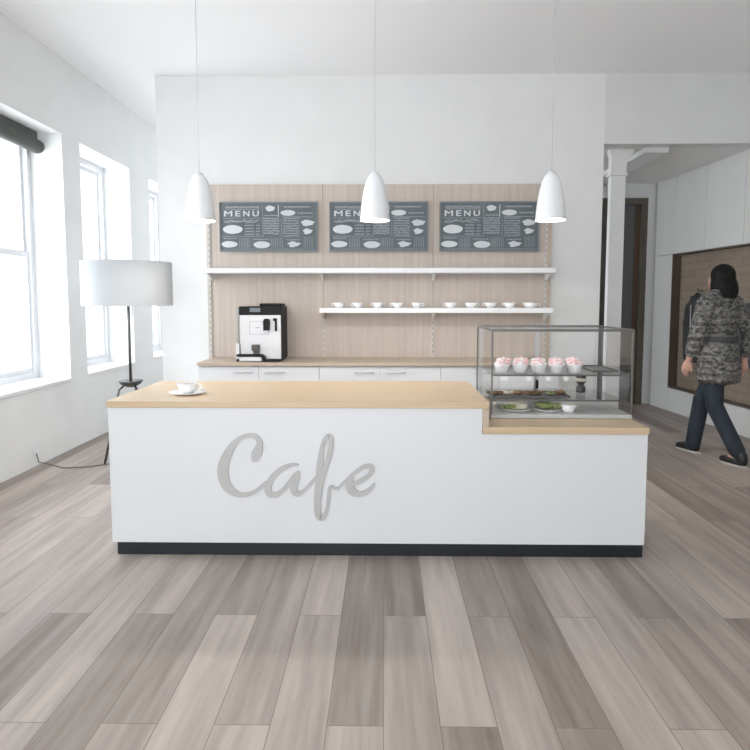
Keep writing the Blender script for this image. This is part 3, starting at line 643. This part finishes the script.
# ---------------------------------------------------------------- floor lamp
t = thing('floor_lamp', 'floor lamp with wide white drum shade on dark stem by the windows', 'floor lamp', (-2.225, 5.2, 0))
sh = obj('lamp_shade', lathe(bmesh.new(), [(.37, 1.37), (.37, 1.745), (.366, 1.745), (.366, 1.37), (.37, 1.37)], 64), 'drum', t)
obj('shade_spider', tube(bmesh.new(), [(-.366, 0, 1.70), (0, 0, 1.70), (.366, 0, 1.70)], .004), 'dsteel', sh)
obj('pole', tube(bmesh.new(), [(.0, 0, .70), (0, 0, 1.2), (0, 0, 1.72)], .0125, 14), mat('grey metal stem', (.17, .165, .16), .35, .7), t)
bm = bmesh.new(); tube(bm, [(-.035, 0, 1.40), (-.035, 0, 1.27), (-.012, 0, 1.27)], .004); tube(bm, [(.035, 0, 1.40), (.035, 0, 1.27), (.012, 0, 1.27)], .004)
obj('socket_fork', bm, 'steel', t)
obj('tray', lathe(bmesh.new(), [(.001, .655), (.04, .66), (.085, .685), (.105, .715), (.10, .717), (.001, .70)], 36), 'dsteel', t, label='small dark round tray')
for ax, ay in ((-.185, -.15), (.19, -.12), (.0, .24)):
    obj('leg', tube(bmesh.new(), [(ax * .25, ay * .25, .672), (ax * .42, ay * .42, .64), (ax * .5, ay * .5, .56), (ax * .72, ay * .72, .3), (ax, ay, .006)], .010, 10), 'dsteel', t)
tag(obj('power_cord', tube(bmesh.new(), [(-2.972, 5.0, .12), (-2.965, 5.02, .03), (-2.90, 5.05, .006), (-2.7, 4.93, .006), (-2.52, 4.97, .006), (-2.425, 5.03, .006), (-2.30, 5.12, .006), (-2.226, 5.2, .006), (-2.225, 5.2, .02)], .005), 'cord'), 'thin grey power cord on the floor between left wall and floor lamp', 'cord')
tag(obj('wall_socket', B(-2.979, -2.968, 4.96, 5.03, .11, .18, .003), 'winf'), 'small white wall socket low on the left wall', 'socket')

# ---------------------------------------------------------------- walking woman, seen from behind
# local frame: +y is where she walks, x to her right; three units of height in metres
t = thing('person', 'person with black hair in mottled grey coat and jeans, walking away past the niche', 'person', (2.95, 5.32, 0), R(25))
def hand(sx, wrist, dirv, side):
    """palm plus five separate slightly curled fingers; dirv is where the fingers point"""
    d = Vector(dirv).normalized(); s = Vector(side).normalized(); s = (s - d * s.dot(d)).normalized(); nn = d.cross(s); w = Vector(wrist); out = []
    pc = w + d * .045
    out.append(('t', [w, w + d * .03, w + d * .075], [.024, .030, .030]))
    out.append(('t', [w + d * .03 + s * .016, w + d * .08 + s * .026], [.022, .015])); out.append(('t', [w + d * .03 - s * .016, w + d * .08 - s * .026], [.022, .015]))
    for k, (o, l) in enumerate(((-.030, .062), (-.010, .074), (.010, .070), (.029, .056))):
        b0 = w + d * .078 + s * o; c = nn * (.012 * sx)
        out.append(('t', [b0, b0 + d * l * .45 + c * .4, b0 + d * l * .75 + c * 1.6, b0 + d * l * .9 + c * 3], [.0105, .0095, .0088, .0075]))
    th = w + d * .02 - s * .026
    out.append(('t', [th, th + d * .03 - s * .022 + nn * .008 * sx, th + d * .058 - s * .026 + nn * .016 * sx], [.014, .011, .009]))
    return out
hip, knee, ank = .90, .49, .085
LH, RH = (-.09, 0, hip), (.09, 0, hip)
LK, RK = (-.06, -.03, .49), (.075, .20, .50)       # left leg trails, right leg leads
LA, RA = (-.02, -.24, .105), (.06, .27, .085)
LS, RS = (-.175, 0, 1.39), (.175, 0, 1.39)
LE, LW = (-.235, .03, 1.13), (-.205, .13, .88)
RE, RW = (.255, -.11, 1.13), (.25, -.07, .88)
body = [('e', (0, .015, 1.605), (.074, .094, .112)), ('e', (0, .055, 1.56), (.052, .058, .062)), ('e', (0, .108, 1.585), (.013, .02, .02)), ('e', (0, .1, 1.545), (.026, .014, .010)),
        ('e', (-.076, .01, 1.595), (.010, .018, .03)), ('e', (.076, .01, 1.595), (.010, .018, .03)),
        ('t', [(0, 0, 1.36), (0, .0, 1.45), (0, .012, 1.54)], [.07, .055, .053]),
        ('e', (0, 0, 1.27), (.15, .095, .17)), ('e', (0, 0, 1.10), (.125, .085, .14)), ('e', (0, -.01, .95), (.155, .105, .13)),
        ('t', [(0, 0, 1.38), LS, LE, LW], [.07, .055, .042, .027]), ('t', [(0, 0, 1.38), RS, RE, RW], [.07, .055, .042, .027]),
        ('t', [LH, LK, LA], [.085, .055, .038]), ('t', [RH, RK, RA], [.085, .055, .038]),
        ('t', [(LA[0], LA[1] - .01, LA[2] - .01), (LA[0], LA[1] + .11, .035)], [.036, .026]), ('t', [(RA[0], RA[1] - .02, RA[2] - .02), (RA[0], RA[1] + .13, .035)], [.036, .026])]
body += hand(1, LW, (-.02, .35, -.93), (0, .93, .35)) + hand(-1, RW, (0, .25, -.97), (0, .97, .25))
obj('body', blob(body, .0065, 4), 'skin', t)
for s_ in (-1, 1):
    obj('eye', lathe(bmesh.new(), [(.001, -.004), (.009, 0), (.001, .004)], 12, c=(s_ * .028, .1, 1.605)), 'porc', t)
hair = [('e', (0, -.012, 1.628), (.092, .105, .108)), ('e', (0, -.05, 1.56), (.092, .066, .12)), ('e', (-.066, .0, 1.55), (.030, .055, .10)), ('e', (.066, .0, 1.55), (.030, .055, .10)),
        ('t', [(-.05, -.065, 1.56), (-.056, -.075, 1.49), (-.045, -.085, 1.455)], [.045, .042, .026]), ('t', [(.05, -.065, 1.56), (.056, -.075, 1.49), (.045, -.085, 1.45)], [.045, .042, .026]),
        ('t', [(0, -.08, 1.56), (0, -.085, 1.49), (.0, -.095, 1.45)], [.05, .044, .026])]
obj('hair', blob(hair, .009, 4), 'hair', t, label='shoulder length black hair')
coat = [('e', (0, 0, 1.29), (.195, .135, .17)), ('e', (0, 0, 1.12), (.165, .12, .16)), ('e', (0, -.01, .96), (.19, .145, .16)),
        ('t', [(-.09, 0, 1.40), LS, LE, (-.214, .095, .965)], [.075, .083, .070, .058]), ('t', [(.09, 0, 1.40), RS, RE, (.252, -.085, .96)], [.075, .083, .070, .058]),
        ('t', [(0, -.01, 1.40), (0, -.005, 1.46)], [.105, .085])]
for k in range(14):
    a = 2 * math.pi * k / 14; coat.append(('t', [(.12 * math.cos(a), .075 * math.sin(a), 1.05), (.15 * math.cos(a), .10 * math.sin(a) - .01, .90), (.165 * math.cos(a), .125 * math.sin(a) - .01, .72)], [.055, .055, .036]))
coat.append(('t', [(0, 0, 1.0), (0, 0, .73)], [.12, .10]))
ct = obj('coat', blob(coat, .011, 5), 'tweed', t, label='mottled grey quilted coat')
b = bmesh.new(); lathe(b, [(.168, 1.055), (.176, 1.065), (.176, 1.095), (.168, 1.105)], 36)
for v in b.verts: v.co.y = v.co.y * .78
obj('belt', b, 'coatb', ct)
b = bmesh.new(); tube(b, [(.085 * math.cos(a), .075 * math.sin(a) - .01, 1.475 + .015 * math.cos(a * 2)) for a in [2 * math.pi * i / 20 for i in range(21)]], .026, 10)
obj('collar', b, 'tweed', ct)
jeans = [('t', [(-.075, -.005, .90), LK, (LA[0], LA[1] + .01, LA[2] + .02)], [.100, .073, .066]), ('t', [(.075, .0, .90), RK, (RA[0], RA[1] - .01, RA[2] - .015)], [.100, .073, .066]), ('e', (0, -.01, .92), (.168, .12, .11))]
obj('jeans', blob(jeans, .010, 4), 'denim', t, label='dark blue jeans')
for A, lead in ((LA, 0), (RA, 1)):
    y0 = A[1] - .06; lift = .0
    sh = obj('shoe', blob([('t', [(A[0], y0 + .02, .075), (A[0], y0 + .02, .045)], [.042, .040]), ('t', [(A[0], y0 + .02, .045), (A[0], y0 + .12, .045), (A[0], y0 + .20, .034)], [.040, .038, .030]), ('t', [(A[0], y0 + .03, .10), (A[0], y0 + .03, .06)], [.045, .042])], .007, 3), 'shoe', t)
    so = bmesh.new(); prism(so, [(x + A[0], y) for x, y in oval(0, 0, .042, .13, 24)], 0, 1)
    for v in so.verts: yy = v.co.z; v.co.z = .002 + v.co.y * .014; v.co.y = y0 + .092 + yy
    obj('sole', so, 'sole', sh)
